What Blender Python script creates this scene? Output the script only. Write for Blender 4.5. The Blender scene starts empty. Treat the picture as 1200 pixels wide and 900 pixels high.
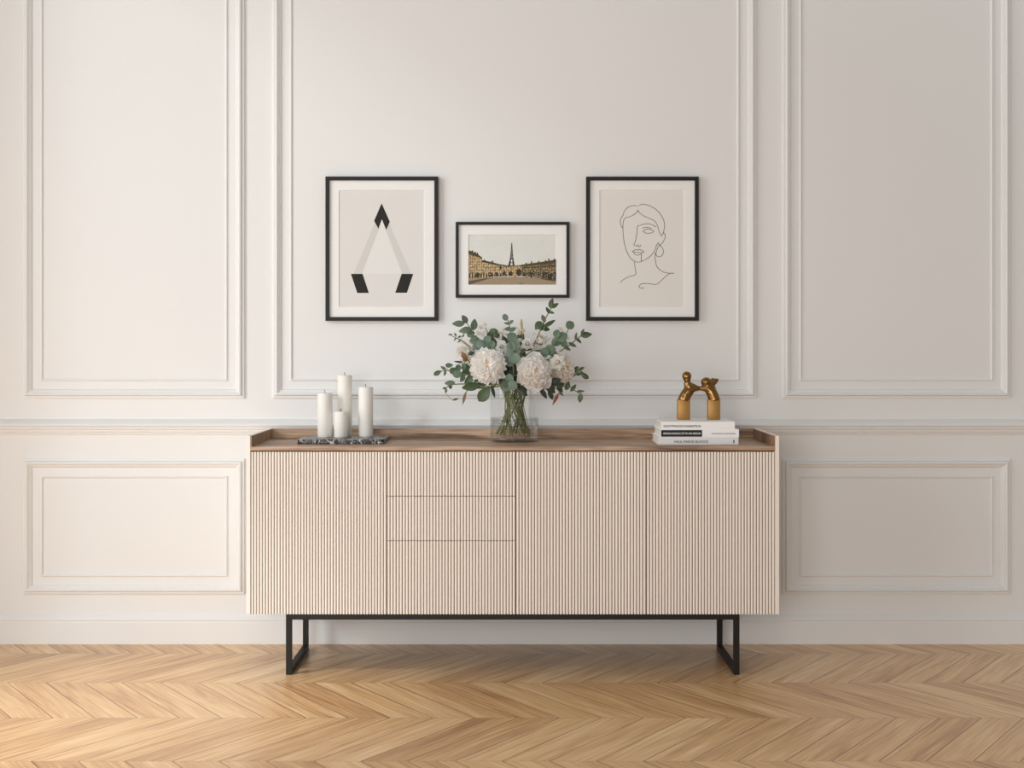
import bpy, bmesh, math, random
from mathutils import Vector, Matrix, noise as mnoise

R = random.Random(7)
scene = bpy.context.scene
COL = scene.collection
CAMY, CAMZ, FPX, VX, VY = -5.155, 1.117, 1610.0, 601.0, 405.0

def P(px, py, D):
    s = FPX / D
    return Vector(((px - VX) / s, D + CAMY, CAMZ + (VY - py) / s))

def lin(r, g, b):
    f = lambda c: (c / 255 / 12.92) if c / 255 <= 0.04045 else ((c / 255 + 0.055) / 1.055) ** 2.4
    return (f(r), f(g), f(b), 1.0)

# ------------------------------------------------------------------ materials
class NT:
    def __init__(s, name):
        s.m = bpy.data.materials.new(name); s.m.use_nodes = True
        s.t = s.m.node_tree; s.t.nodes.clear()
        s.out = s.t.nodes.new('ShaderNodeOutputMaterial')
    def n(s, typ, **kw):
        nd = s.t.nodes.new(typ)
        for k, v in kw.items():
            if k in nd.inputs.keys(): nd.inputs[k].default_value = v
            else: setattr(nd, k, v)
        return nd
    def l(s, a, b): s.t.links.new(a, b)

def principled(name, col, rough=0.5, metal=0.0, spec=0.5, noise_amt=0.0, noise_scale=30, bump=0.0, bump_scale=200, trans=0.0):
    q = NT(name)
    b = q.n('ShaderNodeBsdfPrincipled')
    b.inputs['Base Color'].default_value = col
    b.inputs['Roughness'].default_value = rough
    b.inputs['Metallic'].default_value = metal
    b.inputs['Specular IOR Level'].default_value = spec
    tc = q.n('ShaderNodeTexCoord')
    if noise_amt > 0:
        nz = q.n('ShaderNodeTexNoise', Scale=noise_scale, Detail=4.0)
        q.l(tc.outputs['Object'], nz.inputs['Vector'])
        mx = q.n('ShaderNodeMix', data_type='RGBA')
        mx.inputs[6].default_value = tuple(c * (1 - noise_amt) for c in col[:3]) + (1,)
        mx.inputs[7].default_value = tuple(min(1, c * (1 + noise_amt)) for c in col[:3]) + (1,)
        q.l(nz.outputs['Fac'], mx.inputs[0]); q.l(mx.outputs[2], b.inputs['Base Color'])
    if bump > 0:
        nb = q.n('ShaderNodeTexNoise', Scale=bump_scale, Detail=3.0)
        q.l(tc.outputs['Object'], nb.inputs['Vector'])
        bp = q.n('ShaderNodeBump', Strength=bump, Distance=0.002)
        q.l(nb.outputs['Fac'], bp.inputs['Height']); q.l(bp.outputs['Normal'], b.inputs['Normal'])
    if trans > 0:
        tr = q.n('ShaderNodeBsdfTranslucent'); tr.inputs['Color'].default_value = col
        ms = q.n('ShaderNodeMixShader', Fac=trans)
        q.l(b.outputs[0], ms.inputs[1]); q.l(tr.outputs[0], ms.inputs[2]); q.l(ms.outputs[0], q.out.inputs[0])
    else:
        q.l(b.outputs[0], q.out.inputs[0])
    return q.m

def wood(name, c_dark, c_mid, c_light, axis, rough=0.45):
    q = NT(name); b = q.n('ShaderNodeBsdfPrincipled', Roughness=rough)
    tc = q.n('ShaderNodeTexCoord')
    def stretched(sc, detail, dist, sx=0.05):
        mp = q.n('ShaderNodeMapping')
        v = [1.0, 1.0, 1.0]; v[axis] = sx
        mp.inputs['Scale'].default_value = v
        q.l(tc.outputs['Object'], mp.inputs['Vector'])
        nz = q.n('ShaderNodeTexNoise', Scale=sc, Detail=detail, Distortion=dist)
        q.l(mp.outputs[0], nz.inputs['Vector']); return nz
    n1 = stretched(22, 5.0, 1.2, 0.10); n2 = stretched(160, 3.0, 0.2, 0.04)
    ad = q.n('ShaderNodeMath', operation='MULTIPLY_ADD'); ad.inputs[1].default_value = 0.35
    q.l(n2.outputs['Fac'], ad.inputs[0]); 
    m7 = q.n('ShaderNodeMath', operation='MULTIPLY'); m7.inputs[1].default_value = 0.65
    q.l(n1.outputs['Fac'], m7.inputs[0]); q.l(m7.outputs[0], ad.inputs[2])
    cr = q.n('ShaderNodeValToRGB')
    e = cr.color_ramp.elements; e[0].position = 0.38; e[0].color = c_dark; e[1].position = 0.60; e[1].color = c_light
    x = e.new(0.48); x.color = c_mid
    q.l(ad.outputs[0], cr.inputs[0]); q.l(cr.outputs[0], b.inputs['Base Color'])
    bp = q.n('ShaderNodeBump', Strength=0.12, Distance=0.001)
    q.l(n2.outputs['Fac'], bp.inputs['Height']); q.l(bp.outputs[0], b.inputs['Normal'])
    q.l(b.outputs[0], q.out.inputs[0]); return q.m

def make_floor_mat():
    q = NT('oak_parquet'); b = q.n('ShaderNodeBsdfPrincipled')
    uv = q.n('ShaderNodeUVMap', uv_map='grain'); ed = q.n('ShaderNodeUVMap', uv_map='edge')
    at = q.n('ShaderNodeAttribute', attribute_name='tone')
    mp = q.n('ShaderNodeMapping'); mp.inputs['Scale'].default_value = (0.045, 1.0, 1.0)
    q.l(uv.outputs[0], mp.inputs['Vector'])
    n1 = q.n('ShaderNodeTexNoise', Scale=42.0, Detail=5.0, Distortion=1.6); q.l(mp.outputs[0], n1.inputs['Vector'])
    mp2 = q.n('ShaderNodeMapping'); mp2.inputs['Scale'].default_value = (0.03, 1.0, 1.0)
    q.l(uv.outputs[0], mp2.inputs['Vector'])
    n2 = q.n('ShaderNodeTexNoise', Scale=260.0, Detail=3.0); q.l(mp2.outputs[0], n2.inputs['Vector'])
    # wide cathedral figure
    mp3 = q.n('ShaderNodeMapping'); mp3.inputs['Scale'].default_value = (0.16, 1.0, 1.0)
    q.l(uv.outputs[0], mp3.inputs['Vector'])
    n3 = q.n('ShaderNodeTexNoise', Scale=11.0, Detail=2.0, Distortion=0.8); q.l(mp3.outputs[0], n3.inputs['Vector'])
    a = q.n('ShaderNodeMath', operation='MULTIPLY'); a.inputs[1].default_value = 0.45; q.l(n1.outputs['Fac'], a.inputs[0])
    c = q.n('ShaderNodeMath', operation='MULTIPLY_ADD'); c.inputs[1].default_value = 0.22
    q.l(n2.outputs['Fac'], c.inputs[0]); q.l(a.outputs[0], c.inputs[2])
    d = q.n('ShaderNodeMath', operation='MULTIPLY_ADD'); d.inputs[1].default_value = 0.33
    q.l(n3.outputs['Fac'], d.inputs[0]); q.l(c.outputs[0], d.inputs[2])
    e2 = q.n('ShaderNodeMath', operation='MULTIPLY_ADD'); e2.inputs[1].default_value = 0.10
    sb = q.n('ShaderNodeMath', operation='SUBTRACT'); sb.inputs[1].default_value = 0.5
    q.l(at.outputs['Fac'], sb.inputs[0]); q.l(sb.outputs[0], e2.inputs[0]); q.l(d.outputs[0], e2.inputs[2])
    cr = q.n('ShaderNodeValToRGB'); el = cr.color_ramp.elements
    el[0].position = 0.34; el[0].color = lin(*FLOOR_C[0]); el[1].position = 0.68; el[1].color = lin(*FLOOR_C[2])
    k = el.new(0.5); k.color = lin(*FLOOR_C[1])
    q.l(e2.outputs[0], cr.inputs[0])
    # seam: dark line close to either long edge of the plank, hairline at the ends
    sp = q.n('ShaderNodeSeparateXYZ'); q.l(ed.outputs[0], sp.inputs[0])
    def near(out, w):
        pp = q.n('ShaderNodeMath', operation='PINGPONG'); pp.inputs[1].default_value = 0.5; q.l(out, pp.inputs[0])
        mr = q.n('ShaderNodeMapRange'); mr.inputs['From Min'].default_value = w * 0.5; mr.inputs['From Max'].default_value = w
        mr.inputs['To Min'].default_value = 1.0; mr.inputs['To Max'].default_value = 0.0
        q.l(pp.outputs[0], mr.inputs['Value']); return mr
    s1 = near(sp.outputs['Y'], 0.020); s2 = near(sp.outputs['X'], 0.0042)
    h2 = q.n('ShaderNodeMath', operation='MULTIPLY'); h2.inputs[1].default_value = 0.55; q.l(s2.outputs[0], h2.inputs[0])
    mxm = q.n('ShaderNodeMath', operation='MAXIMUM'); q.l(s1.outputs[0], mxm.inputs[0]); q.l(h2.outputs[0], mxm.inputs[1])
    sm = q.n('ShaderNodeMath', operation='MULTIPLY'); sm.inputs[1].default_value = 0.8; q.l(mxm.outputs[0], sm.inputs[0])
    mx = q.n('ShaderNodeMix', data_type='RGBA'); mx.inputs[7].default_value = lin(88, 54, 30)
    q.l(sm.outputs[0], mx.inputs[0]); q.l(cr.outputs[0], mx.inputs[6]); q.l(mx.outputs[2], b.inputs['Base Color'])
    b.inputs['Roughness'].default_value = 0.30
    b.inputs['Specular IOR Level'].default_value = 0.6
    iv = q.n('ShaderNodeMath', operation='SUBTRACT'); iv.inputs[0].default_value = 1.0; q.l(mxm.outputs[0], iv.inputs[1])
    hb = q.n('ShaderNodeMath', operation='MULTIPLY_ADD'); hb.inputs[1].default_value = 0.12
    q.l(n2.outputs['Fac'], hb.inputs[0]); q.l(iv.outputs[0], hb.inputs[2])
    bp = q.n('ShaderNodeBump', Strength=0.25, Distance=0.001); q.l(hb.outputs[0], bp.inputs['Height'])
    q.l(bp.outputs[0], b.inputs['Normal']); q.l(b.outputs[0], q.out.inputs[0]); return q.m

def make_marble():
    q = NT('black_marble'); b = q.n('ShaderNodeBsdfPrincipled', Roughness=0.3); b.inputs['Specular IOR Level'].default_value = 0.25
    tc = q.n('ShaderNodeTexCoord')
    n1 = q.n('ShaderNodeTexNoise', Scale=16.0, Detail=6.0, Distortion=2.2); q.l(tc.outputs['Object'], n1.inputs['Vector'])
    n2 = q.n('ShaderNodeTexNoise', Scale=38.0, Detail=5.0, Distortion=1.5); q.l(tc.outputs['Object'], n2.inputs['Vector'])
    def vein(nz, w):
        s = q.n('ShaderNodeMath', operation='SUBTRACT'); s.inputs[1].default_value = 0.5; q.l(nz.outputs['Fac'], s.inputs[0])
        a = q.n('ShaderNodeMath', operation='ABSOLUTE'); q.l(s.outputs[0], a.inputs[0])
        m = q.n('ShaderNodeMapRange'); m.inputs['From Min'].default_value = 0.0; m.inputs['From Max'].default_value = w
        m.inputs['To Min'].default_value = 1.0; m.inputs['To Max'].default_value = 0.0
        q.l(a.outputs[0], m.inputs['Value']); return m
    v1 = vein(n1, 0.03); v2 = vein(n2, 0.028)
    h = q.n('ShaderNodeMath', operation='MULTIPLY'); h.inputs[1].default_value = 0.45; q.l(v2.outputs[0], h.inputs[0])
    mm = q.n('ShaderNodeMath', operation='MAXIMUM'); q.l(v1.outputs[0], mm.inputs[0]); q.l(h.outputs[0], mm.inputs[1])
    mx = q.n('ShaderNodeMix', data_type='RGBA'); mx.inputs[6].default_value = lin(17, 17, 18); mx.inputs[7].default_value = lin(225, 221, 216)
    q.l(mm.outputs[0], mx.inputs[0]); q.l(mx.outputs[2], b.inputs['Base Color']); q.l(b.outputs[0], q.out.inputs[0]); return q.m

def thin_glass(name, tint=(0.97, 0.98, 0.975, 1), blend=0.22, rough=0.02, gcol=(0.9, 0.9, 0.9, 1)):
    q = NT(name)
    t = q.n('ShaderNodeBsdfTransparent'); t.inputs[0].default_value = tint
    g = q.n('ShaderNodeBsdfGlossy', Roughness=rough); g.inputs[0].default_value = gcol
    lw = q.n('ShaderNodeLayerWeight', Blend=0.5)
    pw = q.n('ShaderNodeMath', operation='POWER'); pw.inputs[1].default_value = 3.5; q.l(lw.outputs['Facing'], pw.inputs[0])
    mr = q.n('ShaderNodeMapRange'); mr.inputs['To Min'].default_value = 0.035; mr.inputs['To Max'].default_value = min(0.9, blend * 2.5); q.l(pw.outputs[0], mr.inputs['Value'])
    mx = q.n('ShaderNodeMixShader'); q.l(mr.outputs[0], mx.inputs[0]); q.l(t.outputs[0], mx.inputs[1]); q.l(g.outputs[0], mx.inputs[2])
    q.l(mx.outputs[0], q.out.inputs[0]); return q.m

def make_photo_wall(name, ca, cb, cw):
    """tiny stone facades in the framed print: rows of windows in object space"""
    q = NT(name); b = q.n('ShaderNodeBsdfPrincipled', Roughness=0.6); tc = q.n('ShaderNodeTexCoord')
    sp = q.n('ShaderNodeSeparateXYZ'); q.l(tc.outputs['Object'], sp.inputs[0])
    def stripe(o, per, duty):
        m = q.n('ShaderNodeMath', operation='MULTIPLY'); m.inputs[1].default_value = 1 / per; q.l(o, m.inputs[0])
        f = q.n('ShaderNodeMath', operation='FRACT'); q.l(m.outputs[0], f.inputs[0])
        c = q.n('ShaderNodeMath', operation='LESS_THAN'); c.inputs[1].default_value = duty; q.l(f.outputs[0], c.inputs[0]); return c
    a = stripe(sp.outputs['X'], 0.0085, 0.45); z = stripe(sp.outputs['Z'], 0.0105, 0.55)
    w = q.n('ShaderNodeMath', operation='MULTIPLY'); q.l(a.outputs[0], w.inputs[0]); q.l(z.outputs[0], w.inputs[1])
    nz = q.n('ShaderNodeTexNoise', Scale=160.0, Detail=3.0); q.l(tc.outputs['Object'], nz.inputs['Vector'])
    cr = q.n('ShaderNodeValToRGB'); e = cr.color_ramp.elements
    e[0].position = 0.38; e[0].color = cb; e[1].position = 0.62; e[1].color = ca
    q.l(nz.outputs['Fac'], cr.inputs[0])
    wm = q.n('ShaderNodeMath', operation='MULTIPLY'); wm.inputs[1].default_value = 0.7; q.l(w.outputs[0], wm.inputs[0])
    mx = q.n('ShaderNodeMix', data_type='RGBA'); mx.inputs[7].default_value = cw
    q.l(wm.outputs[0], mx.inputs[0]); q.l(cr.outputs[0], mx.inputs[6]); q.l(mx.outputs[2], b.inputs['Base Color'])
    q.l(b.outputs[0], q.out.inputs[0]); return q.m

FLOOR_C = [(172, 124, 80), (215, 171, 119), (240, 207, 160)]
M = {}
M['wall'] = principled('wall_paint', lin(234, 234, 233), 0.55, spec=0.3)
M['floor'] = make_floor_mat()
M['walnut'] = wood('walnut', lin(104, 78, 59), lin(160, 128, 101), lin(200, 169, 140), 0)
M['walnut_side'] = wood('walnut_side', lin(96, 70, 52), lin(142, 110, 84), lin(172, 140, 111), 2)
M['beige'] = principled('beige_lacquer', lin(243, 236, 227), 0.5)
M['groove'] = principled('groove_shade', lin(150, 130, 112), 0.7)  # darker beige stands in for shade between the shallow ribs
M['gap'] = principled('shadow_gap', lin(52, 40, 32), 0.8)
M['black_metal'] = principled('black_metal', lin(26, 22, 19), 0.5, spec=0.3)
M['frame'] = principled('frame_black', lin(30, 26, 23), 0.5, spec=0.3)
M['mat'] = principled('mat_board', lin(243, 243, 241), 0.8)
M['paper'] = principled('art_paper', lin(227, 225, 222), 0.8)
M['paper_b'] = principled('art_paper_b', lin(232, 229, 224), 0.8)
M['paper_mid'] = principled('art_grey_band', lin(214, 212, 208), 0.8)
M['paper_light'] = principled('art_light_band', lin(232, 231, 228), 0.8)
M['ink'] = principled('art_ink', lin(34, 32, 30), 0.8)
M['line'] = principled('art_line', lin(92, 84, 76), 0.8)
M['print_sky'] = principled('print_sky', lin(224, 226, 220), 0.7, noise_amt=0.06, noise_scale=25)
M['print_ground'] = principled('print_ground', lin(160, 142, 116), 0.7, noise_amt=0.25, noise_scale=90)
M['print_shade'] = principled('print_shade', lin(104, 88, 66), 0.7, noise_amt=0.3, noise_scale=150)
M['print_stone'] = make_photo_wall('print_stone', lin(218, 192, 146), lin(150, 122, 80), lin(62, 52, 38))
M['print_stone_dark'] = make_photo_wall('print_stone_dark', lin(160, 136, 84), lin(84, 68, 40), lin(44, 38, 30))
M['print_roof'] = principled('print_roof', lin(84, 70, 50), 0.7, noise_amt=0.35, noise_scale=200)
M['print_dark'] = principled('print_dark', lin(54, 48, 42), 0.7)
M['print_tree'] = principled('print_tree', lin(58, 52, 36), 0.7, noise_amt=0.4, noise_scale=250)
M['print_pale'] = principled('print_pale', lin(206, 196, 178), 0.7)
M['marble'] = make_marble()
M['wax'] = principled('candle_wax', lin(250, 247, 240), 0.5, trans=0.12)
M['wick'] = principled('candle_wick', lin(40, 34, 30), 0.9)
M['book_white'] = principled('book_white', lin(252, 252, 251), 0.5)
M['book_grey'] = principled('book_grey', lin(232, 232, 231), 0.5)
M['pages'] = principled('book_pages', lin(226, 222, 214), 0.9, bump=0.3, bump_scale=500)
M['book_black'] = principled('book_black', lin(18, 18, 18), 0.5)
M['txt_dark'] = principled('text_dark', lin(40, 37, 36), 0.7)
M['txt_grey'] = principled('text_grey', lin(112, 108, 106), 0.7)
M['txt_white'] = principled('text_white', lin(240, 238, 232), 0.7)
M['gold_satin'] = principled('brass_satin', lin(180, 138, 82), 0.5, metal=0.85)
M['gold'] = principled('brass_polished', lin(142, 108, 66), 0.27, metal=1.0, noise_amt=0.5, noise_scale=90, bump=0.6, bump_scale=140)
M['glass'] = thin_glass('vase_glass', tint=(0.955, 0.96, 0.958, 1), blend=0.3)
M['glass_base'] = thin_glass('vase_base_glass', tint=(0.83, 0.83, 0.825, 1), blend=0.36, rough=0.06)
M['water'] = thin_glass('vase_water', tint=(0.975, 0.98, 0.97, 1), blend=0.2)
M['petal'] = principled('petal_white', lin(252, 251, 249), 0.6, spec=0.2, trans=0.45)
M['petal_cream'] = principled('petal_cream', lin(250, 246, 240), 0.6, spec=0.2, trans=0.45)
M['petal_gap_shade'] = principled('petal_gap_shade', lin(198, 180, 156), 0.7)  # tinted inner sphere, paints the shade seen between petals
M['euca'] = principled('eucalyptus_leaf', lin(93, 114, 93), 0.5, noise_amt=0.18, noise_scale=60, trans=0.12)
M['euca_grey'] = principled('eucalyptus_grey', lin(114, 135, 120), 0.55, noise_amt=0.15, noise_scale=60, trans=0.12)
M['green'] = principled('deep_green_leaf', lin(70, 90, 58), 0.4, noise_amt=0.22, noise_scale=50, trans=0.12)
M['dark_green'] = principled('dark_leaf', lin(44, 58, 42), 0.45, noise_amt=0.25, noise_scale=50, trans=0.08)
M['stem'] = principled('stem_green', lin(110, 116, 70), 0.5, noise_amt=0.25, noise_scale=40)
M['stem_dark'] = principled('stem_dark', lin(66, 70, 42), 0.5, noise_amt=0.25, noise_scale=40)
M['rust'] = principled('rust_leaf', lin(138, 68, 44), 0.5, noise_amt=0.25, noise_scale=50)
M['bronze_leaf'] = principled('bronze_leaf', lin(120, 84, 40), 0.5, noise_amt=0.3, noise_scale=60)
M['straw'] = principled('straw', lin(196, 176, 132), 0.7)
M['pollen'] = principled('pollen', lin(206, 178, 120), 0.8)

# ------------------------------------------------------------------ mesh helpers
class MB:
    def __init__(s): s.v, s.f, s.mi = [], [], []
    def add(s, vs, fs, mi=0):
        o = len(s.v); s.v += [tuple(v) for v in vs]
        for f in fs: s.f.append(tuple(i + o for i in f)); s.mi.append(mi)
    def box(s, x0, x1, y0, y1, z0, z1, mi=0):
        s.add([(x0, y0, z0), (x1, y0, z0), (x1, y1, z0), (x0, y1, z0), (x0, y0, z1), (x1, y0, z1), (x1, y1, z1), (x0, y1, z1)],
              [(0, 3, 2, 1), (4, 5, 6, 7), (0, 1, 5, 4), (1, 2, 6, 5), (2, 3, 7, 6), (3, 0, 4, 7)], mi)
    def lathe(s, c, prof, seg=40, mi=0, cap0=True, cap1=True):
        vs = []; fs = []
        for (r, z) in prof:
            for k in range(seg):
                a = 2 * math.pi * k / seg
                vs.append((c[0] + r * math.cos(a), c[1] + r * math.sin(a), z))
        for i in range(len(prof) - 1):
            for k in range(seg):
                a, b = i * seg + k, i * seg + (k + 1) % seg
                fs.append((a, b, b + seg, a + seg))
        if cap0: fs.append(tuple(range(seg - 1, -1, -1)))
        if cap1: fs.append(tuple((len(prof) - 1) * seg + k for k in range(seg)))
        s.add(vs, fs, mi)
    def tube(s, pts, rad, seg=8, mi=0):
        pts = [Vector(p) for p in pts]; n = len(pts)
        if not isinstance(rad, (list, tuple)): rad = [rad] * n
        vs = []; fs = []; up = None
        for i, p in enumerate(pts):
            t = (pts[min(i + 1, n - 1)] - pts[max(i - 1, 0)])
            t = t.normalized() if t.length > 1e-9 else Vector((0, 0, 1))
            if up is None:
                up = t.orthogonal().normalized()
            up = (up - t * up.dot(t)); up = up.normalized() if up.length > 1e-6 else t.orthogonal().normalized()
            sd = t.cross(up)
            for k in range(seg):
                a = 2 * math.pi * k / seg
                vs.append(p + (up * math.cos(a) + sd * math.sin(a)) * rad[i])
        for i in range(n - 1):
            for k in range(seg):
                a, b = i * seg + k, i * seg + (k + 1) % seg
                fs.append((a, b, b + seg, a + seg))
        fs.append(tuple(range(seg - 1, -1, -1))); fs.append(tuple((n - 1) * seg + k for k in range(seg)))
        s.add(vs, fs, mi)
    def poly(s, pts, mi=0): s.add(pts, [tuple(range(len(pts)))], mi)
    def sweep_rect(s, prof, x0, x1, z0, z1, y=0.0, mi=0):
        vs = []; fs = []
        for (d, h) in prof:
            vs += [(x0 + d, y - h, z0 + d), (x1 - d, y - h, z0 + d), (x1 - d, y - h, z1 - d), (x0 + d, y - h, z1 - d)]
        for i in range(len(prof) - 1):
            for k in range(4):
                a, b = i * 4 + k, i * 4 + (k + 1) % 4
                fs.append((a, b, b + 4, a + 4))
        s.add(vs, fs, mi)
    def extrude_x(s, prof, x0, x1, mi=0):      # prof in (y, z)
        n = len(prof)
        vs = [(x0, y, z) for y, z in prof] + [(x1, y, z) for y, z in prof]
        fs = [(i, (i + 1) % n, n + (i + 1) % n, n + i) for i in range(n)] + [tuple(range(n - 1, -1, -1)), tuple(range(n, 2 * n))]
        s.add(vs, fs, mi)
    def build(s, name, mats, parent=None, smooth=False, origin=None, bevel=0.0, sharp=None):
        if not isinstance(mats, (list, tuple)): mats = [mats]
        o0 = Vector(origin) if origin is not None else Vector((0, 0, 0))
        me = bpy.data.meshes.new(name)
        me.from_pydata([tuple(Vector(v) - o0) for v in s.v], [], s.f)
        for m in mats: me.materials.append(M[m] if isinstance(m, str) else m)
        me.polygons.foreach_set('material_index', s.mi)
        bm = bmesh.new(); bm.from_mesh(me); bmesh.ops.recalc_face_normals(bm, faces=bm.faces)
        if bevel > 0:
            bmesh.ops.remove_doubles(bm, verts=bm.verts, dist=1e-6)
            es = [e for e in bm.edges if len(e.link_faces) == 2 and e.calc_face_angle(0) > 0.6]
            bmesh.ops.bevel(bm, geom=es, offset=bevel, segments=2, affect='EDGES', profile=0.5, clamp_overlap=True)
        bm.to_mesh(me); bm.free()
        if smooth:
            me.polygons.foreach_set('use_smooth', [True] * len(me.polygons))
            if sharp is not None:
                me.set_sharp_from_angle(angle=sharp)
        me.update()
        ob = bpy.data.objects.new(name, me); COL.objects.link(ob)
        if parent is not None:
            ob.parent = parent
            pl = Vector(parent['_w']) if '_w' in parent.keys() else Vector((0, 0, 0))
            ob.location = o0 - pl
            ob['_w'] = tuple(o0)
        else:
            ob.location = o0; ob['_w'] = tuple(o0)
        return ob

def thing(name, label, cat, loc, group=None):
    o = bpy.data.objects.new(name, None); COL.objects.link(o); o.location = loc
    o.empty_display_size = 0.05
    o['_w'] = tuple(loc); return tag(o, label, cat, group)
def tag(o, label, cat, group=None):
    o['label'] = label; o['category'] = cat
    if group: o['group'] = group
    return o
def struct(o): o['kind'] = 'structure'; return o

def catmull(pts, n=6):
    pts = [Vector(p) for p in pts]; out = []
    for i in range(len(pts) - 1):
        p0, p1, p2, p3 = pts[max(i - 1, 0)], pts[i], pts[i + 1], pts[min(i + 2, len(pts) - 1)]
        for k in range(n):
            t = k / n
            out.append(0.5 * ((2 * p1) + (p2 - p0) * t + (2 * p0 - 5 * p1 + 4 * p2 - p3) * t * t + (3 * p1 - p0 - 3 * p2 + p3) * t ** 3))
    out.append(pts[-1]); return out

# ------------------------------------------------------------------ room shell
WX = lambda px: (px - VX) / (FPX / -CAMY)
WZ = lambda py: CAMZ + (VY - py) / (FPX / -CAMY)

def build_floor():
    ROW, PER, ZIG = 0.43, 0.1266, 0.295
    y_ref, x_ref = -0.603, -1.295
    vs, fs, g, e, tone = [], [], [], [], []
    for r in range(-14, 2):
        yb = y_ref + (r + 1) * ROW if False else y_ref + r * ROW
        yt = yb + ROW
        # row 0 (just behind y_ref) slants right going away; neighbours alternate
        right = (r % 2 == 0)
        xb = x_ref if right else x_ref + ZIG
        xt = x_ref + ZIG if right else x_ref
        if yb >= 0.02: continue
        t1 = 1.0
        if yt > 0.02: t1 = (0.02 - yb) / ROW
        L = math.hypot(ROW, ZIG)
        for k in range(-30, 48):
            x0 = xb + k * PER; xe = x0 + (xt - xb) * t1
            o = len(vs)
            vs += [(x0, yb, 0), (x0 + PER, yb, 0), (xe + PER, yb + ROW * t1, 0), (xe, yb + ROW * t1, 0)]
            fs.append((o, o + 1, o + 2, o + 3))
            u0, v0 = R.uniform(0, 60), R.uniform(0, 60)
            # coordinates along / across the plank
            dx, dy = (xt - xb) / L, ROW / L
            def uvp(p):
                qx, qy = p[0] - x0, p[1] - yb
                return (u0 + qx * dx + qy * dy, v0 + qx * dy - qy * dx)
            g += [uvp(vs[o + i]) for i in range(4)]
            e += [(0, 0), (0, 1), (t1, 1), (t1, 0)]
            tone.append(R.random())
    me = bpy.data.meshes.new('floor'); me.from_pydata(vs, [], fs)
    ug = me.uv_layers.new(name='grain'); ue = me.uv_layers.new(name='edge')
    for p in me.polygons:
        for j, li in enumerate(p.loop_indices):
            ug.data[li].uv = g[p.index * 4 + j]; ue.data[li].uv = e[p.index * 4 + j]
    at = me.attributes.new('tone', 'FLOAT', 'FACE'); at.data.foreach_set('value', tone)
    me.materials.append(M['floor'])
    ob = bpy.data.objects.new('floor', me); COL.objects.link(ob); struct(ob)
build_floor()

b = MB(); b.box(-2.72, 3.6, 0.0, 0.12, 0.0, 3.5); struct(b.build('wall_back', 'wall'))
# left wall with a tall window opening that lets the daylight in (outside the frame)
LX = -2.6; WY0, WY1, WH = -0.95, -3.15, 3.40
b = MB()
b.box(LX - 0.12, LX, WY0, 0.0, 0, 5.0); b.box(LX - 0.12, LX, -5.2, WY1, 0, 5.0); b.box(LX - 0.12, LX, WY1, WY0, WH, 5.0)
struct(b.build('wall_left', 'wall'))

b = MB()
b.extrude_x([(0, 0), (-0.016, 0), (-0.016, 0.080), (-0.0135, 0.0825), (-0.0135, 0.0855), (-0.0155, 0.088), (-0.0155, 0.092),
             (-0.012, 0.099), (-0.006, 0.106), (-0.003, 0.110), (0, 0.111)], LX, 3.6)
struct(b.build('baseboard_back', 'wall'))
b = MB()
zc = lambda y: WZ(y)
b.extrude_x([(0, zc(509.3)), (-0.005, zc(509.0)), (-0.007, zc(508.2)), (-0.007, zc(507.0)), (-0.012, zc(506.3)), (-0.014, zc(504.6)), (-0.012, zc(503.4)),
             (-0.019, zc(502.8)), (-0.021, zc(501.3)), (-0.019, zc(500.0)), (-0.028, zc(499.2)), (-0.030, zc(497.5)), (-0.027, zc(495.8)), (-0.018, zc(494.0)),
             (-0.010, zc(492.3)), (-0.004, zc(491.5)), (0, zc(491.0))], LX, 3.6)
struct(b.build('trim_1', 'wall'))

PROF = [(0, 0), (0, 0.008), (0.003, 0.0095), (0.0075, 0.0095), (0.0085, 0.008), (0.0095, 0.013), (0.012, 0.0175), (0.016, 0.019), (0.0195, 0.0175), (0.021, 0.014),
        (0.0215, 0.0115), (0.025, 0.0115), (0.026, 0.008), (0.0295, 0.007), (0.032, 0.003), (0.033, 0)]
def bead(d): return [(d, 0), (d, 0.003), (d + 0.0025, 0.0065), (d + 0.0055, 0.0065), (d + 0.0085, 0.003), (d + 0.009, 0)]
panels = [(28, 286.8, 466.6, None), (320, 886.2, 466.4, None), (916.8, 1183.4, 466.5, None),
          (28, 286.8, 695.6, 537.5), (320, 886.2, 695.6, 537.5), (916.8, 1183.4, 695.6, 537.5)]
for i, (xa, xb, yb, yt) in enumerate(panels):
    b = MB(); x0, x1, z0, z1 = WX(xa), WX(xb), WZ(yb), (WZ(yt) if yt else 2.82)
    b.sweep_rect(PROF, x0, x1, z0, z1)
    b.sweep_rect(bead(0.064), x0, x1, z0, z1)
    struct(b.build('trim_%d' % (i + 2), 'wall'))

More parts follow.
